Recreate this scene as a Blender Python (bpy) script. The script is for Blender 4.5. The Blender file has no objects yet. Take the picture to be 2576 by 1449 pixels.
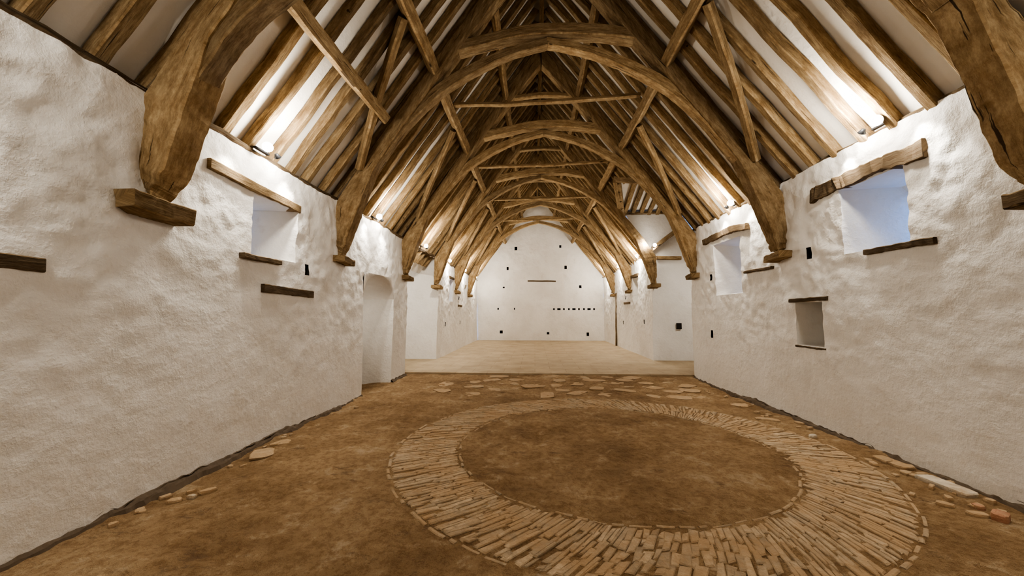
import bpy, math, random
from mathutils import Vector, noise
random.seed(7)
scene=bpy.context.scene
col=scene.collection
PI=math.pi

# ------------------------------------------------------------------ helpers
def setmeta(o,label=None,category=None,group=None,kind=None):
    if label:o["label"]=label
    if category:o["category"]=category
    if group:o["group"]=group
    if kind:o["kind"]=kind
def empty(name,loc,**k):
    e=bpy.data.objects.new(name,None); e.empty_display_size=.2; e.location=loc
    col.objects.link(e); setmeta(e,**k); return e
def mk(name,verts,faces,mats,parent=None,uvs=None,smooth=False,fm=None,origin=None,cols=None,**k):
    vs=[Vector(v) for v in verts]
    if origin is None:
        mn=Vector([min(v[i] for v in vs) for i in range(3)]);mx=Vector([max(v[i] for v in vs) for i in range(3)])
        origin=(mn+mx)/2; origin.z=mn.z
    origin=Vector(origin)
    me=bpy.data.meshes.new(name)
    me.from_pydata([tuple(v-origin) for v in vs],[],faces)
    if not isinstance(mats,(list,tuple)):mats=[mats]
    for m in mats:me.materials.append(m)
    if uvs:
        ul=me.uv_layers.new(name="UVMap")
        i=0
        for fu in uvs:
            for u in fu:
                ul.data[i].uv=u;i+=1
    if cols:
        ca=me.color_attributes.new("Col",'FLOAT_COLOR','CORNER')
        i=0
        for f,c in zip(faces,cols):
            for _ in f:
                ca.data[i].color=(c,c,c,1);i+=1
    if fm:
        for p,m in zip(me.polygons,fm):p.material_index=m
    if smooth:
        for p in me.polygons:p.use_smooth=True
    me.update()
    o=bpy.data.objects.new(name,me)
    col.objects.link(o)
    if parent is not None:
        o.parent=parent; o.location=origin-parent.location
    else:o.location=origin
    setmeta(o,**k)
    return o
def catmull(P,n):
    out=[];m=len(P)-1
    for i in range(n+1):
        t=i/n*m; k=min(int(t),m-1); f=t-k
        p0=P[max(k-1,0)];p1=P[k];p2=P[k+1];p3=P[min(k+2,m)]
        out.append(tuple(.5*((2*b)+(-a+c)*f+(2*a-5*b+4*c-d)*f*f+(-a+3*b-3*c+d)*f**3) for a,b,c,d in zip(p0,p1,p2,p3)))
    return out
def linear(P,n):
    out=[];m=len(P)-1
    for i in range(n+1):
        t=i/n*m;k=min(int(t),m-1);f=t-k
        out.append(tuple(a+(b-a)*f for a,b in zip(P[k],P[k+1])))
    return out
def loft(name,C,A,B,mat,ch=.02,jit=.012,jf=1.6,seed=None,rough0=0,hew=0,**k):
    seed=random.uniform(0,100) if seed is None else seed
    V=[];F=[];U=[];L=0;us=[];so=Vector((seed,seed*.7,seed*1.3))
    for i,(c,a,b) in enumerate(zip(C,A,B)):
        c=Vector(c);a=Vector(a);b=Vector(b)
        ca=min(.45,ch/max(a.length,1e-4));cb=min(.45,ch/max(b.length,1e-4))
        if i:L+=(c-Vector(C[i-1])).length
        us.append(L)
        ex=rough0*max(0,1-i/9)+hew
        for (x,y) in ((1,1-cb),(1-ca,1),(-1+ca,1),(-1,1-cb),(-1,-1+cb),(-1+ca,-1),(1-ca,-1),(1,-1+cb)):
            p=c+a*x+b*y
            p=p+noise.noise_vector(p*jf+so)*jit*1.3+noise.noise_vector(p*jf*4+so)*(jit*.4)+noise.noise_vector(p*13+so)*ex
            V.append(p)
    n=8
    A0=Vector(A[0]).length*2;B0=Vector(B[0]).length*2
    vs=[0,0,B0,B0,B0+A0,B0+A0,2*B0+A0,2*B0+A0,2*B0+2*A0]
    sv=seed*3.1
    for i in range(len(C)-1):
        for j in range(n):
            j2=(j+1)%n
            F.append((i*n+j,i*n+j2,(i+1)*n+j2,(i+1)*n+j))
            U.append([(us[i]+seed,vs[j]+sv),(us[i]+seed,vs[j+1]+sv),(us[i+1]+seed,vs[j+1]+sv),(us[i+1]+seed,vs[j]+sv)])
    F.append(tuple(reversed(range(n))));U.append([(seed+.02*q,sv+.05*q) for q in range(n)])
    e=(len(C)-1)*n
    F.append(tuple(e+q for q in range(n)));U.append([(seed+.02*q,sv+.05*q) for q in range(n)])
    return mk(name,V,F,mat,uvs=U,**k)
def beam(name,p0,p1,a,b,mat,step=.2,bow=None,**k):
    """straight timber p0->p1; a,b half vectors"""
    p0=Vector(p0);p1=Vector(p1);n=max(2,int((p1-p0).length/step))
    C=[];A=[];B=[]
    for i in range(n+1):
        t=i/n;c=p0.lerp(p1,t)
        if bow:c=c+Vector(bow)*math.sin(t*PI)
        C.append(c);A.append(a);B.append(b)
    return loft(name,C,A,B,mat,**k)

# ------------------------------------------------------------------ materials
def newmat(name):
    m=bpy.data.materials.new(name);m.use_nodes=True
    nt=m.node_tree;b=nt.nodes["Principled BSDF"];return m,nt,b
def noisen(nt,vec,scale,detail=5,rough=.6):
    n=nt.nodes.new("ShaderNodeTexNoise");n.inputs["Scale"].default_value=scale;n.inputs["Detail"].default_value=detail;n.inputs["Roughness"].default_value=rough
    nt.links.new(vec,n.inputs["Vector"]);return n.outputs["Fac"]
def ramp(nt,fac,stops):
    r=nt.nodes.new("ShaderNodeValToRGB");e=r.color_ramp.elements
    while len(e)<len(stops):e.new(.5)
    for el,(p,c) in zip(e,stops):
        el.position=p;el.color=(*c,1) if len(c)==3 else c
    nt.links.new(fac,r.inputs[0]);return r.outputs[0]
def mixc(nt,fac,a,b,mode='MIX'):
    m=nt.nodes.new("ShaderNodeMix");m.data_type='RGBA';m.blend_type=mode
    for s,v in ((0,fac),(6,a),(7,b)):
        if hasattr(v,'is_output'):nt.links.new(v,m.inputs[s])
        else:m.inputs[s].default_value=v if s==0 else (*v,1)
    return m.outputs[2]
def mul(nt,a,b):
    m=nt.nodes.new("ShaderNodeMath");m.operation='MULTIPLY'
    nt.links.new(a,m.inputs[0]);nt.links.new(b,m.inputs[1]);return m.outputs[0]
def bump(nt,h,strength,dist,normal=None):
    b=nt.nodes.new("ShaderNodeBump");b.inputs["Strength"].default_value=strength;b.inputs["Distance"].default_value=dist
    nt.links.new(h,b.inputs["Height"])
    if normal:nt.links.new(normal,b.inputs["Normal"])
    return b.outputs[0]
def mapping(nt,src,scale):
    m=nt.nodes.new("ShaderNodeMapping");m.inputs["Scale"].default_value=scale;nt.links.new(src,m.inputs[0]);return m.outputs[0]
def position(nt):
    return nt.nodes.new("ShaderNodeNewGeometry").outputs["Position"]

def wood(name,stops,dark=(.05,.033,.020)):
    m,nt,b=newmat(name)
    uv=nt.nodes.new("ShaderNodeUVMap").outputs[0]
    g=noisen(nt,mapping(nt,uv,(3.4,24,1)),1.0,7,.80)
    c=ramp(nt,g,stops)
    big=noisen(nt,mapping(nt,uv,(2.8,7,1)),1.3,5,.78)
    c=mixc(nt,ramp(nt,big,[(.40,(.75,.75,.75)),(.6,(0,0,0))]),c,mixc(nt,1.0,c,(.60,.51,.42),'MULTIPLY'))
    cr=noisen(nt,mapping(nt,uv,(1.1,40,1)),1.1,3,.6)
    crm=ramp(nt,cr,[(.33,(.9,.9,.9)),(.355,(0,0,0))])
    c=mixc(nt,crm,c,dark)
    vo=nt.nodes.new("ShaderNodeTexVoronoi");vo.inputs["Scale"].default_value=2.2;nt.links.new(uv,vo.inputs["Vector"])
    c=mixc(nt,ramp(nt,vo.outputs["Distance"],[(.028,(.9,.9,.9)),(.045,(0,0,0))]),c,dark)
    oi=nt.nodes.new("ShaderNodeObjectInfo")
    v=ramp(nt,oi.outputs["Random"],[(0,(.76,.75,.74)),(1,(1.14,1.12,1.08))])
    c=mixc(nt,1.0,c,v,'MULTIPLY')
    nt.links.new(c,b.inputs["Base Color"]);b.inputs["Roughness"].default_value=.9
    b.inputs["Specular IOR Level"].default_value=.18
    n1=bump(nt,g,.9,.022);n1=bump(nt,cr,.6,.02,n1)
    nt.links.new(n1,b.inputs["Normal"]);return m
OAK=wood("aged_oak",[(.30,(.24,.168,.090)),(.45,(.36,.262,.150)),(.57,(.48,.364,.220)),(.74,(.63,.52,.35))])
RAFT=wood("rafter_oak",[(.30,(.20,.137,.072)),(.45,(.31,.222,.124)),(.57,(.42,.316,.188)),(.74,(.56,.45,.29))])
OLDOAK=wood("weathered_oak",[(.28,(.10,.072,.046)),(.42,(.185,.135,.085)),(.6,(.30,.23,.15)),(.8,(.50,.41,.29))],(.035,.025,.018))

def plaster(name,base=(.84,.815,.775),alt=(.75,.72,.672),stain=(.52,.44,.345),bs=1.0):
    m,nt,b=newmat(name);p=position(nt)
    a=noisen(nt,p,.9,4,.6);c=mixc(nt,ramp(nt,a,[(.35,(0,0,0)),(.65,(1,1,1))]),base,alt)
    s=noisen(nt,p,2.7,6,.72);c=mixc(nt,ramp(nt,s,[(.58,(0,0,0)),(.78,(.42,.42,.42))]),c,stain)
    nt.links.new(c,b.inputs["Base Color"]);b.inputs["Roughness"].default_value=.88
    b.inputs["Specular IOR Level"].default_value=.25
    n1=noisen(nt,p,11,5,.56)
    h=mul(nt,n1,ramp(nt,s,[(.35,(.2,.2,.2)),(.62,(1,1,1))]))
    o=bump(nt,h,.42*bs,.04)
    nt.links.new(o,b.inputs["Normal"]);return m
PLAS=plaster("whitewashed_plaster")
CEIL=plaster("ceiling_plaster",(.85,.81,.74),(.77,.725,.645),(.56,.475,.36),.5)
def flat(name,c,r=.8,metal=0):
    m,nt,b=newmat(name);p=position(nt)
    f=noisen(nt,p,14,4,.6);cc=mixc(nt,f,tuple(x*.65 for x in c),tuple(min(1,x*1.35) for x in c))
    nt.links.new(cc,b.inputs["Base Color"]);b.inputs["Roughness"].default_value=r;b.inputs["Metallic"].default_value=metal;return m
VOID=flat("painted_shade",(.02,.015,.012))  # near-black colour stands in for the shade inside small wall holes
BLACK=flat("black_metal",(.04,.04,.042),.45,.3)
RUB=flat("footing_rubble",(.12,.087,.058),.95)
m,nt,b=newmat("lamp_lens");b.inputs["Emission Color"].default_value=(1,.97,.9,1);b.inputs["Emission Strength"].default_value=160;LENS=m

# earth floor
m,nt,b=newmat("packed_earth");p=position(nt);EARTH=m
g=noisen(nt,p,.8,7,.72);c=ramp(nt,g,[(.30,(.27,.172,.089)),(.45,(.41,.272,.146)),(.57,(.52,.365,.210)),(.72,(.66,.51,.33))])
g2=noisen(nt,p,14,6,.82);c=mixc(nt,ramp(nt,g2,[(.42,(.8,.8,.8)),(.53,(0,0,0))]),c,mixc(nt,1.0,c,(.70,.63,.56),'MULTIPLY'))
g3=noisen(nt,mapping(nt,p,(1,1.8,1)),1.9,7,.8);c=mixc(nt,ramp(nt,g3,[(.58,(0,0,0)),(.64,(.55,.55,.55))]),c,(.19,.12,.07))
g4=noisen(nt,p,3.2,7,.8);c=mixc(nt,ramp(nt,g4,[(.56,(0,0,0)),(.66,(.55,.55,.55))]),c,(.66,.53,.37))
nt.links.new(c,b.inputs["Base Color"]);b.inputs["Roughness"].default_value=.9;b.inputs["Specular IOR Level"].default_value=.25
o=bump(nt,g2,1.0,.05);o=bump(nt,g4,.7,.06,o);nt.links.new(o,b.inputs["Normal"])
# flagstones
m,nt,b=newmat("sandstone_flags");p=position(nt);FLAG=m
br=nt.nodes.new("ShaderNodeTexBrick");nt.links.new(p,br.inputs["Vector"]);br.inputs["Scale"].default_value=1
br.inputs["Brick Width"].default_value=.85;br.inputs["Row Height"].default_value=.55;br.inputs["Mortar Size"].default_value=.006
br.inputs["Color1"].default_value=(.46,.37,.258,1);br.inputs["Color2"].default_value=(.43,.345,.24,1);br.inputs["Mortar"].default_value=(.33,.25,.165,1)
g=noisen(nt,p,1.6,6,.65);c=mixc(nt,1.0,br.outputs["Color"],ramp(nt,g,[(.3,(.80,.76,.70)),(.7,(1.08,1.08,1.06))]),'MULTIPLY')
nt.links.new(c,b.inputs["Base Color"]);b.inputs["Roughness"].default_value=.8
nt.links.new(bump(nt,g,.4,.02),b.inputs["Normal"])
def stonemat(name,c,attr=False,dirt=.5):
    m,nt,b=newmat(name);p=position(nt)
    f=noisen(nt,p,11,5,.7);cc=mixc(nt,ramp(nt,f,[(.3,(0,0,0)),(.7,(1,1,1))]),tuple(x*.70 for x in c),tuple(x*1.12 for x in c))
    if attr:
        at=nt.nodes.new("ShaderNodeAttribute");at.attribute_name="Col"
        cc=mixc(nt,1.0,cc,at.outputs["Color"],'MULTIPLY')
    d=noisen(nt,p,2.2,7,.78)
    cc=mixc(nt,ramp(nt,d,[(dirt-.10,(0,0,0)),(dirt+.06,(.9,.9,.9))]),cc,(.41,.28,.16))
    nt.links.new(cc,b.inputs["Base Color"]);b.inputs["Roughness"].default_value=.92
    nt.links.new(bump(nt,f,.8,.025),b.inputs["Normal"]);return m
COB=stonemat("cobble_stone",(.50,.385,.26),True,.52);PALE=stonemat("pale_limestone",(.60,.52,.41),dirt=.60)
BROWN=stonemat("brown_stone",(.46,.345,.22),dirt=.48);BRICK=stonemat("red_brick",(.44,.235,.145),dirt=.56)

# ------------------------------------------------------------------ shell
XL,XR,YE,YB=-3.4,4.0,22.5,-1.6
CX=.3
def rx(side,hw,z): return CX-.024*max(0,z-3.6)+side*hw
def und(hw): return 8.65-1.35*hw       # rafter underside
def cel(hw): return 8.88-1.35*hw       # ceiling plane
def disp(s,z,seed=0):
    v=Vector((s,z,seed))
    up=min(1,max(.16,(z-.3)/2.2))
    m=.5+.5*noise.noise(v*.8+Vector((3,8,1)))
    q=noise.noise(v*2.4+Vector((4,1,7)))
    q2=noise.noise(v*4.4+Vector((9,3,2)))
    fine=.028*noise.noise(v*8)+.014*noise.noise(v*15)
    return .05*noise.noise(v*.5)+.015*noise.noise(v*1.2)*up+.018*q*up+.024*q2*up*(.5+m)+fine*up*(.2+1.1*m)
def breaks(a,b,cell,edges):
    E=sorted(set([a,b]+[e for e in edges if a<e<b]));out=[a]
    for x,y in zip(E,E[1:]):
        n=max(1,math.ceil((y-x)/cell))
        out+= [x+(y-x)*i/n for i in range(1,n+1)]
    return out
def wall(name,P,s0,s1,ztop,ops,cell,label,seed=0,gable=None,amp=1.0):
    D=lambda s,z:disp(s,z,seed)*amp
    S=breaks(s0,s1,cell,[e for o in ops for e in (o['s0'],o['s1'])]);Z=breaks(-.1,ztop,cell,[e for o in ops for e in (o['z0'],o['z1'])])
    V=[];F=[];M=[];idx={}
    def gv(i,j):
        if (i,j) not in idx:
            idx[(i,j)]=len(V)
            z=Z[j]
            if gable:z=min(z,gable(S[i]))
            V.append(P(S[i],z,-D(S[i],z)))
        return idx[(i,j)]
    for i in range(len(S)-1):
        for j in range(len(Z)-1):
            sc=(S[i]+S[i+1])/2;zc=(Z[j]+Z[j+1])/2
            if any(o['s0']<sc<o['s1'] and o['z0']<zc<o['z1'] for o in ops):continue
            if gable and Z[j]>=max(gable(S[i]),gable(S[i+1])):continue
            F.append((gv(i,j),gv(i+1,j),gv(i+1,j+1),gv(i,j+1)));M.append(0)
    for o in ops:
        a,b_,c,d=o['s0'],o['s1'],o['z0'],o['z1'];bk=o.get('back',(a,b_,c,d));dep=o['depth'];nd=o.get('nd',5);mi=o.get('mat',0)
        So=[s for s in S if a-1e-6<=s<=b_+1e-6];Zo=[z for z in Z if c-1e-6<=z<=d+1e-6]
        def pt(s,z,k):
            t=k/nd;u=(s-a)/(b_-a);w=(z-c)/(d-c)
            ss=s+((bk[0]+(bk[1]-bk[0])*u)-s)*t;zz=z+((bk[2]+(bk[3]-bk[2])*w)-z)*t
            return P(ss,zz,dep*t-D(s,z)*(1-t)*(1 if k==0 else .7))
        def strip(pts):
            base=len(V);n=len(pts)
            for k in range(nd+1):
                for (s,z) in pts:V.append(pt(s,z,k))
            for k in range(nd):
                for q in range(n-1):
                    F.append((base+k*n+q,base+k*n+q+1,base+(k+1)*n+q+1,base+(k+1)*n+q));M.append(mi)
        strip([(a,z) for z in Zo]);strip([(b_,z) for z in Zo])
        if not o.get('notop'):strip([(s,d) for s in So])
        if c>0:strip([(s,c) for s in So])
        if not o.get('slit'):
            base=len(V)
            V.extend([P(bk[0],bk[2],dep),P(bk[1],bk[2],dep),P(bk[1],bk[3],dep),P(bk[0],bk[3],dep)])
            F.append((base,base+1,base+2,base+3));M.append(mi)
        if o.get('arch'):
            rise=o['arch'];n=14;mid=(a+b_)/2;hwid=(b_-a)/2
            base=len(V)
            for q in range(n+1):
                s=a+(b_-a)*q/n;zz=d-rise*(1-math.sqrt(max(0,1-((s-mid)/hwid)**2)))
                V.append(P(s,d,-D(s,d)));V.append(P(s,zz,-D(s,zz)));V.append(P(s,zz,dep))
            for q in range(n):
                r=base+q*3;F.append((r,r+3,r+4,r+1));M.append(0);F.append((r+1,r+4,r+5,r+2));M.append(0)
    return mk(name,V,F,[PLAS,VOID],fm=M,smooth=True,kind="structure",label=label,origin=P((s0+s1)/2,0,0))
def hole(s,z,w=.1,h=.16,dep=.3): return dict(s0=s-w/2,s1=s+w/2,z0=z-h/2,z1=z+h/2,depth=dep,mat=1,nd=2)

PL=lambda s,z,d:Vector((XL-d,s,z))
PR=lambda s,z,d:Vector((XR+d,s,z))
PE=lambda s,z,d:Vector((s,YE+d,z))
PB=lambda s,z,d:Vector((s,YB-d,z))
HL,HR=3.56,3.70
opsL=[dict(s0=4.38,s1=5.2,z0=2.32,z1=3.06,depth=.75,back=(4.70,4.82,2.45,3.0),slit=True),
      dict(s0=7.38,s1=8.95,z0=-.1,z1=2.44,depth=.85,arch=.5),
      dict(s0=9.98,s1=13.15,z0=-.1,z1=HL-.02,depth=2.4,nd=10),
      dict(s0=15.0,s1=15.7,z0=2.1,z1=3.0,depth=.7,back=(15.2,15.45,2.2,2.9),slit=True),
      dict(s0=18.3,s1=18.9,z0=2.1,z1=3.0,depth=.7,back=(18.45,18.7,2.2,2.9)),
      hole(5.46,2.25,.09,.16),hole(14.4,1.2),hole(16.9,2.3),hole(17.2,1.2),hole(20.3,2.1)]
opsR=[dict(s0=4.26,s1=5.12,z0=2.36,z1=3.2,depth=.75,back=(4.36,4.82,2.42,3.15),slit=True),
      dict(s0=7.63,s1=8.7,z0=2.0,z1=3.12,depth=.75,back=(8.0,8.2,2.1,3.0),slit=True),
      dict(s0=5.53,s1=6.1,z0=1.13,z1=1.77,depth=.50),
      dict(s0=9.98,s1=13.2,z0=-.1,z1=HR,depth=2.6,nd=10,notop=True),
      dict(s0=15.0,s1=15.8,z0=2.1,z1=3.05,depth=.7,back=(15.2,15.5,2.2,2.9)),
      hole(5.77,2.48,.1,.17),hole(8.92,1.14,.1,.17),hole(8.9,2.42,.09,.14),hole(14.2,1.3),hole(17.0,2.3),hole(17.6,1.2)]
wall("wall_left",PL,YB,YE,HL,opsL,.042,"whitewashed rough stone barn wall with openings",3)
wall("wall_right",PR,YB,YE,HR,opsR,.042,"whitewashed rough stone barn wall with windows and niche",11,amp=.9)
ex=lambda u:(u-1345)*.02344
ez=lambda v:1.6+(789-v)*.02344
hs=[(1298,624,.16,.22),(1410,620,.12,.16),(1277,675,.12,.18),(1423,673,.14,.2),(1267,723,.12,.08),(1459,722,.14,.16),(1253,777,.09,.10),(1294,777,.07,.10),
    (1261,835,.17,.17),(1378,838,.14,.14),(1476,840,.14,.2)]+[(1393+12.4*i,778,.10+.09*(i%3==1),.11) for i in range(9)]
opsE=[hole(ex(u),ez(v),w,h,.3) for u,v,w,h in hs]
gab=lambda s: cel(abs(s-CX+.06))+.1
wall("wall_end",PE,XL-.1,XR+.1,9.0,opsE,.09,"whitewashed gable end wall with putlog holes",23,gable=gab,amp=.7)
wall("wall_back",PB,XL-.1,XR+.1,9.0,[],.5,"whitewashed gable wall",31,gable=gab)

# wall ledges (tops)
for nm,s,H in (("left",-1,HL),("right",1,HR)):
    xw=XL if s<0 else XR
    segs=[(YB,YE)] if s<0 else [(YB,9.98),(13.2,YE)]
    V=[];F=[]
    for a,b_ in segs:
        q=len(V);V+=[(xw,a,H),(xw,b_,H),(xw+s*.9,b_,H),(xw+s*.9,a,H)];F.append((q,q+1,q+2,q+3))
    mk("trim_"+nm+"_ledge",V,F,PLAS,kind="structure",label="whitewashed wall-head ledge")

# ceiling : sloping plaster between the rafters
def C(side,hw,y): z=cel(hw);return Vector((rx(side,hw,z),y,z))
V=[];F=[]
def quad(*p):
    q=len(V);V.extend(p);F.append(tuple(range(q,q+len(p))))
HE=4.35
quad(C(-1,0,YB),C(-1,0,YE+.1),C(-1,HE,YE+.1),C(-1,HE,YB))
y0,y1,ym=9.93,13.25,11.59;hv,ht=2.80,2.30
quad(C(1,0,YB),C(1,HE,YB),C(1,HE,y0),C(1,hv,y0),C(1,0,y0))
quad(C(1,0,y0),C(1,hv,y0),C(1,ht,ym),C(1,hv,y1),C(1,0,y1))
quad(C(1,0,y1),C(1,hv,y1),C(1,HE,y1),C(1,HE,YE+.1),C(1,0,YE+.1))
mk("ceiling",V,F,CEIL,kind="structure",label="white plastered sloping roof underside")
# porch roof and walls
XP=6.6;zt=cel(hv);zr=cel(ht)
V=[];F=[]
quad(C(1,hv,y0),C(1,ht,ym),Vector((XP,ym,zr)),Vector((XP,y0,zt)))
quad(C(1,hv,y1),C(1,ht,ym),Vector((XP,ym,zr)),Vector((XP,y1,zt)))
mk("ceiling_porch",V,F,CEIL,kind="structure",label="white plastered porch roof underside")
V=[];F=[]
for y in (9.975,13.205):
    quad(C(1,hv,y),Vector((XP,y,zt)),Vector((XP,y,HR-.02)),Vector((XR,y,HR-.02)),C(1,3.7,y)+Vector((0,0,-.15)))
quad(Vector((XP,y0,HR-.02)),Vector((XP,y1,HR-.02)),Vector((XP,y1,zt)),Vector((XP,ym,zr)),Vector((XP,y0,zt)))
mk("wall_porch",V,F,PLAS,kind="structure",label="whitewashed upper walls of the cross porch")

# floors
V=[];F=[]
def floorz(x,y):
    v=Vector((x,y,4.2));r=math.hypot(x-.95,y-4.85)
    k=.35 if 1.7<r<2.7 else 1
    e=max(0,1-min(x-XL,XR-x)/.6)
    return (.035*noise.noise(v*.7)+.022*noise.noise(v*2.3)+.014*noise.noise(v*6)+.009*noise.noise(v*12))*k-.01+.05*e*noise.noise(v*1.1)
xs=breaks(-4.4,4.9,.05,[]);ys=breaks(YB,10.22,.05,[])
for y in ys:
    for x in xs:V.append((x,y,floorz(x,y)))
n=len(xs)
for j in range(len(ys)-1):
    for i in range(n-1):F.append((j*n+i,j*n+i+1,(j+1)*n+i+1,(j+1)*n+i))
mk("floor",V,F,EARTH,smooth=True,kind="structure",label="brown packed earth floor",origin=(0,0,0))
V=[(-6,10.2,.03),(7,10.2,.03),(7,YE+.4,.03),(-6,YE+.4,.03),(-6,10.2,-.1),(7,10.2,-.1)]
mk("floor_flagged",V,[(0,1,2,3),(4,5,1,0)],FLAG,kind="structure",label="pale sandstone flagged threshing floor",origin=(0,10,-.1))

# rubble footings
def footing(name,side,segs):
    V=[];F=[]
    xw=XL if side<0 else XR
    for a,b_ in segs:
        S=breaks(a,b_,.03,[]);base=len(V);R=6
        for s in S:
            h=max(.002,.018+.035*noise.noise(Vector((s*1.3,side*5,0)))+.028*noise.noise(Vector((s*8,side*5,0))))
            pr=.02+.035*noise.noise(Vector((s*2.6,side*5,3)))+.022*noise.noise(Vector((s*11,side*5,3)))
            prof=[(pr+.05,-.05),(pr+.02,.002),(pr,h*.6),(pr-.02,h),(0,h+.01),(-.08,h+.01)]
            for k,(d,z) in enumerate(prof):
                jn=noise.noise_vector(Vector((s*14,k*1.3,side)))*.014
                V.append((xw-side*(d+jn.x),s,z+jn.z))
        for i in range(len(S)-1):
            for k in range(R-1):
                F.append((base+i*R+k,base+i*R+k+1,base+(i+1)*R+k+1,base+(i+1)*R+k))
    mk(name,V,F,RUB,kind="structure",label="dark exposed rubble footing below plaster")
footing("baseboard_left",-1,[(YB,7.38),(8.95,9.98)])
footing("baseboard_right",1,[(YB,9.98)])

# ------------------------------------------------------------------ trusses
TY=[3.17,6.4,9.72,12.95,16.2,19.45]
outer=[(3.74,2.60),(3.74,3.0),(3.73,3.5),(3.36,und(3.36)-.03),(2.6,und(2.6)-.02),(1.9,und(1.9)),(1.2,und(1.2)),(.6,und(.6)),(.02,und(.02))]
inner=[(3.62,2.60),(3.49,2.96),(3.30,3.50),(3.07,4.08),(2.60,4.76),(2.09,5.44),(1.42,6.34),(.82,7.12),(.02,8.10)]
inner0=[(3.64,2.60),(3.50,2.85),(3.34,3.40),(3.14,4.02),(2.64,4.74),(2.09,5.44),(1.42,6.34),(.82,7.12),(.02,8.10)]
# arch braces: long nearly straight legs, flatter shoulders, pointed apex
bi=[(3.04,4.12),(2.62,4.68),(2.22,5.12),(1.86,5.43),(1.26,5.80),(.62,6.08),(0.0,6.24)]
bo=[(3.12,4.16),(2.72,4.80),(2.32,5.26),(1.95,5.59),(1.33,5.96),(.64,6.23),(0.0,6.38)]
bi0=[(3.46,3.18),(3.33,3.52),(3.08,3.93),(2.76,4.30),(2.24,4.68),(1.5,5.05),(.7,5.35),(0.0,5.5)]
bo0=[(3.58,3.3),(3.46,3.7),(3.22,4.15),(2.9,4.52),(2.36,4.98),(1.64,5.33),(.75,5.6),(0.0,5.72)]
def ribbon(name,side,y,O,I,th,parent,n,mat,jit=.02,fn=catmull,taper=True,**k):
    O=fn(O,n);I=fn(I,n);Cc=[];A=[];B=[]
    for q,(o_,i_) in enumerate(zip(O,I)):
        o=Vector((rx(side,o_[0],o_[1]),y,o_[1]));i=Vector((rx(side,i_[0],i_[1]),y,i_[1]))
        t=th if (q>9 or not taper) else th*(.6+.044*q)
        Cc.append((o+i)/2);A.append((o-i)/2);B.append(Vector((0,t/2,0)))
    return loft(name,Cc,A,B,mat,parent=parent,jit=jit,ch=.012,smooth=False,**k)
for ti,ty in enumerate(TY):
    E=empty("roof_truss",(CX,ty,2.6),label="massive golden-brown oak arch-braced roof truss" if ti else "massive golden-brown oak truss with split foot and peg holes",category="roof truss",group="oak roof trusses")
    for s in (-1,1):
        ribbon("blade",s,ty,outer,inner if ti else inner0,.26 if ti else .29,E,88,OAK,jit=.007,rough0=.05,hew=.010,fn=linear)
        if ti==0 and s<0: ribbon("arch_brace",s,ty-.0,bo0,bi0,.22,E,44,OAK,jit=.008,hew=.008,taper=False)
        else: ribbon("arch_brace",s,ty,bo,bi,.17,E,44,OAK,jit=.008,hew=.008,taper=False)
    pts=[(-1.62,6.24),(-1.0,6.38),(-.4,6.49),(.15,6.51),(.8,6.47),(1.3,6.39),(1.68,6.33)]
    P_=catmull(pts,26)
    loft("collar_beam",[Vector((rx(1,p[0],6.3),ty,p[1])) for p in P_],[Vector((0,0,.10))]*27,[Vector((0,.12,0))]*27,OAK,parent=E,jit=.02,ch=.014,hew=.008)
    if ti>=2:
        P_=catmull([(-.72,7.28),(0,7.34),(.72,7.3)],8)
        loft("collar_beam",[Vector((rx(1,p[0],7.3),ty,p[1])) for p in P_],[Vector((0,0,.06))]*9,[Vector((0,.07,0))]*9,OAK,parent=E)
    for s in (-1,1):
        xw=XL if s<0 else XR
        if ti==0: ya,yb,hh=ty-.34,ty+.20,.075
        else: ya,yb,hh=ty-.20,ty+.20,.055
        if s>0:
            ya-=.07;yb-=.07
            if ti==0:ya+=.12;hh=.06
        beam("corbel",(xw-s*.04,ya,2.53),(xw-s*.04,yb,2.50),Vector((0,0,hh)),Vector((.16,0,0)),RAFT,step=.04,jit=.014,jf=3.5,hew=.014,ch=.01,
             label="weathered split oak corbel pad carrying a truss foot",category="wooden corbel",group="oak corbel pads")

# purlins, wind braces, ties
bounds=[YB]+TY+[YE]
sl=Vector((1,0,-1.35)).normalized()
def slopevec(s): return Vector((s*sl.x,0,sl.z)),Vector((s*1.35,0,1)).normalized()
def roofpt(s,hw,y,off): # off below rafter underside
    z=und(hw);a,nrm=slopevec(s);p=Vector((rx(s,hw,z),y,z));return p-nrm*off
for i in range(len(bounds)-1):
    ya,yb=bounds[i]+.12,bounds[i+1]-.12
    if i==len(bounds)-2:yb=YE
    for s in (-1,1):
        a,nrm=slopevec(s)
        for hw,w,t in ((2.05,.085,.08),(1.0,.07,.07)):
            if ya<1 and hw<1.5:continue
            beam("purlin",roofpt(s,hw,ya,t),roofpt(s,hw,yb,t),a*w,nrm*t,OAK,step=.2,jit=.012,hew=.005,bow=(0,0,-.02),
                 label="squared oak purlin tenoned between trusses",category="roof beam",group="oak purlins")
    if 1<=i<=5:
        yt=bounds[i]+1.15
        p0=roofpt(-1,1.98,yt,.13);p1=roofpt(1,1.98,yt-.05,.13);p1.z+=.06
        beam("tie_beam",p0,p1,Vector((0,0,.040)),Vector((0,.05,0)),OAK,step=.2,jit=.012,hew=.004,bow=(0,0,-.03),
             label="slender oak tie spanning between purlins",category="roof beam",group="slender oak ties")
a,nrm=slopevec(-1)
beam("purlin",roofpt(-1,2.82,3.3,.09),roofpt(-1,2.80,5.95,.09),a*.08,nrm*.08,OAK,step=.15,jit=.010,hew=.006,label="pale oak lower purlin ending at a wind brace",category="roof beam",group="oak purlins")
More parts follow.
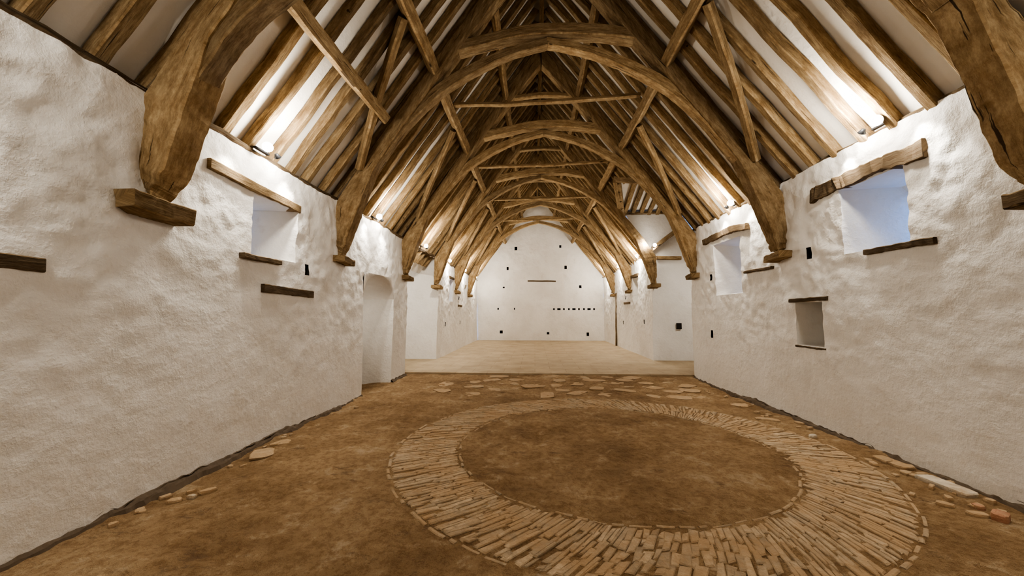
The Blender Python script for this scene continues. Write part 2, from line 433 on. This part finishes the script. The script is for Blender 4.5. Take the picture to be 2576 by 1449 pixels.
for i,ty in enumerate(TY):
    if i==0:continue
    for s in (-1,1):
        if i==3 and s==1:continue
        a,nrm=slopevec(s)
        p0=roofpt(s,2.13,ty-1.42,.07);p1=roofpt(s,3.35,ty-.16,.07)
        d=(p1-p0).normalized();side=d.cross(nrm).normalized()
        beam("wind_brace",p0,p1,side*.072,nrm*.05,OAK,step=.15,jit=.010,hew=.005,bow=side*.04*s,label="slanting oak wind brace between purlin and truss",category="wind brace",group="oak wind braces")
beam("ridge_beam",(rx(1,0,8.5),YB,8.55),(rx(1,0,8.5),YE,8.55),Vector((0,0,.10)),Vector((.05,0,0)),OAK,step=.4,jit=.02,label="dark oak ridge beam along the roof apex",category="roof beam")
for s in (-1,1):
    xw=XL if s<0 else XR;H=HL if s<0 else HR
    for (ya,yb) in ([(YB,6.3),(6.5,9.6),(9.8,12.8),(13.1,YE)] if s<0 else [(YB,6.3),(6.5,9.9),(13.2,YE)]):
        beam("wall_plate",(xw+s*.10,ya,H+.01),(xw+s*.10,yb,H+.01),Vector((0,0,.03)),Vector((.11,0,0)),OLDOAK,step=.15,jit=.03,jf=2,
             label="dark timber wall plate along the wall head",category="wall plate",group="timber wall plates")
# rafters
def rafter(s,y,h0,h1,grp="oak rafters"):
    a,nrm=slopevec(s);w=random.uniform(.045,.062)
    z0=und(h0);z1=und(h1)
    p0=Vector((rx(s,h0,z0),y+random.uniform(-.02,.02),z0))+nrm*.064
    p1=Vector((rx(s,h1,z1),y+random.uniform(-.04,.04),z1))+nrm*.064
    beam("rafter",p0,p1,Vector((0,w,0)),nrm*.064,RAFT,step=.16,jit=.014,jf=1.4,hew=.006,bow=(0,random.uniform(-.03,.03),random.uniform(-.012,.0)),ch=.010,
         label="rough golden-brown oak rafter against white plaster",category="rafter",group=grp)
y=.3
while y<22.4:
    rafter(-1,y,.06,4.05)
    if y0-.05<y<y1+.05:
        e=hv-(hv-ht)*(1-abs(y-ym)/(ym-y0));rafter(1,y,.06,e-.02)
    else: rafter(1,y,.06,4.05)
    y+=.405
# porch timbers
for yy in (y0,y1):
    p0=C(1,hv,yy)+Vector((-.03,0,-.08));p1=C(1,ht,ym)+Vector((-.03,0,-.08))
    beam("valley_beam",p0,p1,Vector((0,0,.09)),Vector((.10,.05 if yy==y0 else -.05,0)),OAK,step=.25,jit=.015,label="oak valley timber where the porch roof meets the main roof",category="roof beam",group="valley timbers")
beam("wall_plate",(C(1,hv,y1).x+.1,13.14,zt-.05),(XP-.05,13.14,zt-.05),Vector((0,0,.05)),Vector((0,.06,0)),OLDOAK,step=.25,label="dark timber wall plate along the porch wall head",category="wall plate",group="timber wall plates")
for i in range(12):
    x=3.1+.28*i
    for sy,yy in ((1,y1),(-1,y0)):
        p0=Vector((x,yy-sy*.05,zt-.06));p1=Vector((x,ym+sy*.05,zr-.10))
        beam("rafter",p0,p1,Vector((.07,0,0)),Vector((0,sy*.4,.9)).normalized()*.06,RAFT,step=.3,jit=.015,
             label="oak rafter of the cross porch roof",category="rafter",group="porch rafters")
beam("brace_beam",(3.98,13.05,3.78),(4.85,13.0,4.45),Vector((0,0,.09)),Vector((0,.08,0)),OAK,step=.2,label="slanting oak strut at the porch opening",category="roof beam")
beam("door_post",(3.97,19.05,0),(4.0,18.98,2.6),Vector((.04,0,0)),Vector((0,.04,0)),OLDOAK,step=.3,label="slim dark upright timber against whitewashed wall",category="post")

# ------------------------------------------------------------------ timbers set in the walls
def wt(name,side,ya,za,yb,zb,h,pr=.05,dep=.25,jit=.006,label="",cat="lintel",mat=OLDOAK,bow=None,hew=.006):
    xw=XL if side<0 else XR
    cx=xw+side*(dep/2-pr)
    return beam(name,(cx,ya,za),(cx,yb,zb),Vector((0,0,h/2)),Vector((dep/2,0,0)),mat,step=.045,jit=jit,jf=3,bow=bow,hew=hew,label=label,category=cat,ch=.008)
wt("lintel",-1,3.70,3.17,5.24,3.10,.11,.03,.7,label="pale oak window lintel set in whitewashed wall",mat=OAK,hew=.003)
wt("sill",-1,4.2,2.28,4.85,2.27,.06,.05,.2,label="short dark oak window sill",cat="window sill")
wt("wall_timber",-1,1.7,1.95,2.42,1.93,.10,.04,label="dark timber embedded in whitewashed wall",cat="embedded timber")
wt("wall_timber",-1,4.57,1.92,5.64,1.89,.10,.03,label="brown oak plank embedded in whitewashed wall",cat="embedded timber")
wt("lintel",1,4.02,3.28,5.62,3.27,.18,.07,.75,jit=.02,hew=.022,label="gnarled weathered oak window lintel",bow=(0,0,.03))
wt("sill",1,4.0,2.33,4.80,2.33,.065,.05,.2,jit=.010,hew=.01,label="weathered oak window sill",cat="window sill")
wt("lintel",1,7.3,3.24,9.1,3.26,.13,.07,.75,jit=.02,hew=.016,label="curved rough oak window lintel",bow=(0,0,.05))
wt("wall_timber",1,6.62,2.38,7.45,2.38,.045,.045,label="thin oak strip embedded in whitewashed wall",cat="embedded timber")
wt("lintel",1,5.42,1.81,6.2,1.80,.055,.05,.35,label="thin oak lintel over a wall niche")
wt("sill",1,5.5,1.11,6.12,1.11,.03,.03,.3,label="thin dark sill of a wall niche",cat="window sill")
wt("lintel",-1,14.9,3.05,15.8,3.05,.1,.04,.7,label="oak lintel above a deep splayed window")
wt("lintel",1,14.85,3.1,15.95,3.1,.12,.05,.7,label="oak lintel above a deep splayed window")
wt("wall_timber",1,16.3,2.05,17.2,2.05,.09,.06,label="oak strip embedded in whitewashed wall",cat="embedded timber")
wt("wall_timber",-1,16.7,1.95,17.5,1.95,.09,.05,label="oak strip embedded in whitewashed wall",cat="embedded timber")
beam("wall_timber",(ex(1328),YE-.01,ez(707)),(ex(1398),YE-.01,ez(708)),Vector((0,0,.04)),Vector((0,.06,0)),OLDOAK,label="short oak timber embedded in gable wall",category="embedded timber")
beam("lintel",(4.15,13.16,3.50),(4.95,13.16,3.48),Vector((0,0,.06)),Vector((0,.06,0)),OAK,label="oak timber set in porch wall",category="lintel")
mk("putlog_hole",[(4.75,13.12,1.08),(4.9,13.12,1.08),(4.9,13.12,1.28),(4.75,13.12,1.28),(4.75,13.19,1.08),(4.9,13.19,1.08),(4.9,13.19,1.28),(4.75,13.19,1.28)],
   [(0,1,2,3),(0,4,5,1),(2,6,7,3),(1,5,6,2),(0,3,7,4)],VOID,label="small dark square putlog hole in porch wall",category="wall hole")  # dark box on the wall, coloured as the hole's inner shade

# ------------------------------------------------------------------ cobbled ring
RC=Vector((.95,4.85,0));E=empty("cobbled_ring",(.95,4.85,0),label="circular track of pitched cobblestones set in earth floor",category="cobbled ring")
V=[];F=[];Cc=[]
def stone(r0,r1,t0,t1,zt_,skew,rin,c=None):
    b=len(V);c=c or random.uniform(.74,1.08)
    za,zb=random.uniform(-.003,.003),random.uniform(-.003,.003)
    tj=[random.uniform(-.14,.14)*(t1-t0) for _ in range(4)];rj=[random.uniform(-.02,.02) for _ in range(4)]
    for (rr0,rr1,tt0,tt1,z,k) in ((r0,r1,t0,t1,-.05,0),(r0,r1,t0,t1,zt_-.006,0),(r0+.010,r1-.010,t0+.12*(t1-t0),t1-.12*(t1-t0),zt_,1)):
        for q,(r,t) in enumerate(((rr0,tt0),(rr1,tt0),(rr1,tt1),(rr0,tt1))):
            th=t+tj[q]+skew*(r-rin)
            r_=r+rj[q]
            x,y=RC.x+r_*math.cos(th)*1.03,RC.y+r_*math.sin(th)
            V.append((x,y,z if z<-.04 else floorz(x,y)+z+(za if q in(0,3) else zb)))
    fs=[(8,9,10,11)]
    for l in (0,4):
        for q in range(4):fs.append((l+q,l+(q+1)%4,l+4+(q+1)%4,l+4+q))
    for f in fs:F.append(tuple(b+i for i in f));Cc.append(c)
RI,RO=1.84,2.52
th=0
while th<2*PI:
    deg=math.degrees(th)
    big=262<deg<290
    w=random.uniform(.045,.075) if big else random.uniform(.026,.048)
    dt=w/2.15;r=RI+random.uniform(-.02,.04)
    while r<RO-.05:
        ln=random.uniform(.09,.18) if big else random.uniform(.12,.32)
        r2=min(r+ln,RO+random.uniform(-.03,.02))
        if RO-r2<.08:r2=RO
        nz=noise.noise(Vector((r*2.2,math.cos(th)*4,math.sin(th)*4)))
        fade=.002*max(0,-math.cos(th))
        stone(r,r2-.008,th+.02*dt,th+dt*.98,.0085-fade+random.uniform(-.004,.004)+.007*nz,.28*math.sin(th-.4)+.05+random.uniform(-.03,.03),RI)
        r=r2
    th+=dt
mk("cobbles",V,F,COB,parent=E,cols=Cc,kind="stuff",origin=(.95,4.85,-.05))
for nm,r,w,l0 in (("outer_kerb",2.53,.035,.22),("inner_kerb",1.79,.028,.18)):
    V=[];F=[];Cc=[];th=0
    while th<2*PI:
        dt=random.uniform(.5,1.3)*l0/r
        dr=random.uniform(-.012,.012)
        if random.random()<.82:
            b=len(V);c=random.uniform(.72,.98);zz=.007+random.uniform(-.006,.004);n=4;L=dt-.02;dd=random.uniform(-.012,.012)
            for q in range(n+1):
                a=th+L*q/n;d2=dr+dd*q/n
                for rr,z in ((r+d2,-.05),(r+d2,zz-.006),(r+d2+.008,zz),(r+d2+w-.008,zz),(r+d2+w,zz-.006),(r+d2+w,-.05)):
                    x,y=RC.x+rr*math.cos(a)*1.03,RC.y+rr*math.sin(a)
                    V.append((x,y,z if z<-.04 else z+floorz(x,y)))
            for q in range(n):
                for k in range(5):
                    F.append((b+q*6+k,b+q*6+k+1,b+(q+1)*6+k+1,b+(q+1)*6+k));Cc.append(c)
            F.append(tuple(b+k for k in range(6)));Cc.append(c);F.append(tuple(b+n*6+k for k in range(6)));Cc.append(c)
        th+=dt
    mk(nm,V,F,COB,parent=E,cols=Cc,origin=(.95,4.85,-.05),kind="stuff")

# ------------------------------------------------------------------ loose stones
def rock(name,x,y,lx,ly,h,rot,mat,label,cat="stone",group=None,z=None,n=9,seed=None,sq=.6):
    rnd=random.Random(seed if seed is not None else int(x*991+y*313))
    z=floorz(x,y) if z is None else z
    jr=.22 if sq>.4 else .04
    R=[rnd.uniform(1-jr,1+jr*.6) for _ in range(n)];V=[];F=[]
    for k,(sc,zz) in enumerate(((.95,-.02),(1,h*.55),(.96 if sq<.4 else .90,h*.95),(.55,h))):
        for i in range(n):
            a=2*PI*(i+.5)/n
            px=abs(math.cos(a))**sq*math.copysign(1,math.cos(a))*lx/2*R[i]*sc;py=abs(math.sin(a))**sq*math.copysign(1,math.sin(a))*ly/2*R[i]*sc
            V.append((x+px*math.cos(rot)-py*math.sin(rot),y+px*math.sin(rot)+py*math.cos(rot),z+zz+rnd.uniform(-.08,.08)*h))
    for k in range(3):
        for i in range(n):F.append((k*n+i,k*n+(i+1)%n,(k+1)*n+(i+1)%n,(k+1)*n+i))
    F.append(tuple(3*n+i for i in range(n)));F.append(tuple(reversed(range(n))))
    return mk(name,V,F,mat,label=label,category=cat,group=group)
rock("stone",-3.12,3.24,.12,.08,.035,.3,BROWN,"small loose stone on earth by the wall footing",n=7)
rock("stone",-2.97,3.42,.15,.07,.035,.9,BROWN,"flat loose stone on earth floor",n=6)
rock("stone",-3.03,3.31,.07,.05,.03,.1,PALE,"tiny pale stone on earth floor",n=6)
rock("stone",-3.14,4.33,.26,.34,.010,.5,BROWN,"flat buff stone embedded near wall footing",n=7)
rock("stone",-3.14,4.72,.20,.22,.008,1.2,BROWN,"flat buff stone embedded near wall footing",n=7)
rock("stone_slab",3.79,3.88,.16,.42,.035,.08,PALE,"pale rectangular limestone slab lying by the wall","stone slab",n=16,sq=.2)
rock("stone_slab",3.80,4.42,.14,.34,.03,.05,BROWN,"brown flat slab lying by the wall","stone slab",n=16,sq=.25)
rock("brick",3.60,3.29,.13,.09,.055,.6,BRICK,"broken red brick lying on earth floor","brick",n=12,sq=.35)
rock("stone",3.42,3.52,.13,.08,.03,2.4,BROWN,"brown stone fragment on earth floor",n=6)
rock("stone",3.50,3.36,.15,.08,.03,2.7,BROWN,"brown stone fragment on earth floor",n=7)
rock("stone",3.66,3.50,.09,.07,.03,1.7,BRICK,"reddish brick fragment on earth floor",n=6)
rock("stone",3.56,3.62,.09,.06,.03,1.1,BROWN,"brown stone fragment on earth floor",n=6)
rock("stone",3.35,3.72,.08,.05,.02,.7,BROWN,"small brown stone on earth floor",n=6)
rock("stone",3.48,6.1,.34,.15,.025,-.5,BROWN,"flat brown stone beside a hollow in the earth",n=7)
rock("stone",3.6,5.3,.12,.08,.03,.4,PALE,"small pale stone by the wall",n=7)
rock("stone",3.62,7.1,.3,.22,.012,.2,BROWN,"flat buff stone embedded near the wall",n=7)
rnd=random.Random(9)
for i in range(36):
    y=rnd.uniform(2.9,9.0) if i<24 else rnd.uniform(3.0,4.6);x=rnd.uniform(3.58,3.90)
    rock("stone",x,y,rnd.uniform(.05,.15),rnd.uniform(.04,.09),rnd.uniform(.015,.035),rnd.uniform(0,3),BROWN,"small dusty rubble stone along the wall base",group="rubble along the wall base",n=6,seed=i+50)
for i in range(16):
    y=rnd.uniform(2.6,7.0);x=rnd.uniform(-3.30,-3.08)
    rock("stone",x,y,rnd.uniform(.04,.10),rnd.uniform(.03,.07),rnd.uniform(.015,.03),rnd.uniform(0,3),BROWN,"small dusty rubble stone along the wall base",group="rubble along the wall base",n=6,seed=i+90)
rnd=random.Random(5)
placed=[]
for i in range(400):
    x=rnd.uniform(-2.2,3.6);y=rnd.uniform(7.6,9.95)
    if math.hypot(x-.95,y-4.85)<2.85:continue
    if x<-1.0 and rnd.random()<.75:continue
    if any(math.hypot((x-a)/1.0,(y-b))<.42 for a,b in placed):continue
    placed.append((x,y))
    if len(placed)>38:break
for i,(x,y) in enumerate(placed):
    rock("flagstone",x,y,rnd.uniform(.35,.6),rnd.uniform(.28,.42),.006,rnd.uniform(0,3),BROWN,"irregular worn flagstone bedded in earth floor","flagstone",group="worn flagstones in earth floor",n=8,seed=i,z=floorz(x,y)-.001)

# ------------------------------------------------------------------ spotlights
def cyl(c,d,r0,r1,L,n=16):
    d=d.normalized();u=d.orthogonal().normalized();w=d.cross(u);V=[];F=[]
    for t,r in ((0,r0),(.15,r0*1.05),(1,r1),(.95,r1*.85)):
        for i in range(n):
            a=2*PI*i/n;V.append(c+d*L*t+(u*math.cos(a)+w*math.sin(a))*r)
    for k in range(3):
        for i in range(n):F.append((k*n+i,k*n+(i+1)%n,(k+1)*n+(i+1)%n,(k+1)*n+i))
    F.append(tuple(reversed(range(n))));return V,F
def disc(c,d,r,n=16):
    d=d.normalized();u=d.orthogonal().normalized();w=d.cross(u)
    V=[c+(u*math.cos(2*PI*i/n)+w*math.sin(2*PI*i/n))*r for i in range(n)]
    V.append(c+d*.012);return V,[(i,(i+1)%n,n) for i in range(n)]
def light(kind,loc,target,energy,parent,size=1.9,blend=1,color=(1,.948,.86),rad=.05):
    L=bpy.data.lights.new("lamp_"+kind.lower(),kind);L.energy=energy;L.color=color;L.shadow_soft_size=rad
    if kind=='SPOT':L.spot_size=size;L.spot_blend=blend
    o=bpy.data.objects.new("bulb",L);col.objects.link(o);o.parent=parent;o.location=Vector(loc)-parent.location
    if target is not None:
        o.rotation_euler=(Vector(target)-Vector(loc)).to_track_quat('-Z','Y').to_euler()
    return o
def fixture(s,y,k=1.0,z=None,xoff=0,down=2,up=1.0):
    xw=(XL if s<0 else XR)+xoff;z=z or (HL if s<0 else HR)+.07
    base=Vector((xw-s*.10,y,z))
    E=empty("spotlight",base,label="black twin-head spotlight with glowing lens on the wall head",category="spotlight",group="wall-head spotlights")
    beam("bracket",base+Vector((s*.1,-.12,0)),base+Vector((s*.1,.12,0)),Vector((0,0,.012)),Vector((.02,0,0)),BLACK,jit=0,ch=.004,parent=E)
    for dy,dr,q in ((-.06,Vector((-s*.62,-.78,-.1)),1.0),(.10,Vector((s*.05,.7,-.6)),.7)):
        c=base+Vector((-s*.02,dy,.0));dr=dr.normalized()
        V,F=cyl(c,dr,.03*q,.062*q,.07*q);h=mk("spot_head",V,F,BLACK,parent=E,smooth=True)
        V,F=disc(c+dr*.070*q,dr,.060*q);o=mk("lens",V,F,LENS,parent=E,label="glowing white lens")
    light('POINT',Vector((xw-s*.42,y,z+.05)),None,52*k,E,rad=.08)
    light('SPOT',Vector((xw-s*.22,y,z)),(CX+s*2.3,y,6.2),95*k*up,E,size=2.3)
    for dy in ((-.45,.42) if down==2 else (0,))[:down]:
        q=Vector((xw-s*.15,y+dy,z-.10))
        light('SPOT',q,(xw+s*.0,y+dy*1.4,1.6),72*k,E,size=1.5,rad=.03)
for y in (1.1,4.45,7.8):fixture(-1,y)
for y in (11.25,14.5,17.75,21.0):fixture(-1,y,k=1.5,down=1)
for y in (1.2,4.5,7.7):fixture(1,y)
for y in (14.6,17.8,21.0):fixture(1,y,k=1.5,down=1)
fixture(1,12.75,k=.5,z=3.85,xoff=.1,down=0,up=.2)
# added out-of-view lamps that brighten the cross passage recesses and the arched doorway
for x,yy,z,tx,ty_,tz,en,lab in ((-4.9,10.12,3.2,-4.5,13.2,1.0,190,"unseen black spotlight added to brighten the cross passage"),(5.7,10.12,3.6,5.25,13.2,1.0,190,"unseen black spotlight added to brighten the cross passage"),
                          (-4.05,7.52,1.9,-3.8,8.95,1.1,16,"small unseen black spotlight added to brighten the arched doorway")):
    base=Vector((x,yy,z));E=empty("spotlight",base,label=lab,category="spotlight",group="wall-head spotlights")
    V,F=cyl(base,Vector((0,1,-.2)),.02,.035,.08);mk("spot_head",V,F,BLACK,parent=E,smooth=True)
    V,F=disc(base+Vector((0,.08,-.016)),Vector((0,1,-.2)),.03);mk("lens",V,F,LENS,parent=E)
    light('SPOT',base+Vector((0,.13,-.03)),(tx,ty_,tz),en,E,size=1.8)

# ------------------------------------------------------------------ world + camera
w=bpy.data.worlds.new("World");scene.world=w;w.use_nodes=True
bg=w.node_tree.nodes["Background"];bg.inputs[0].default_value=(.17,.40,1,1);bg.inputs[1].default_value=4.5
cam=bpy.data.cameras.new("Camera");cam.sensor_width=36;cam.lens=960/2576*36;cam.clip_start=.05
co=bpy.data.objects.new("Camera",cam);col.objects.link(co);co.location=(0,0,1.6)
co.rotation_euler=(math.radians(90+3.84),0,math.radians(3.4));scene.camera=co
scene.view_settings.view_transform='AgX'
scene.view_settings.look='AgX - High Contrast'
scene.view_settings.exposure=-.12
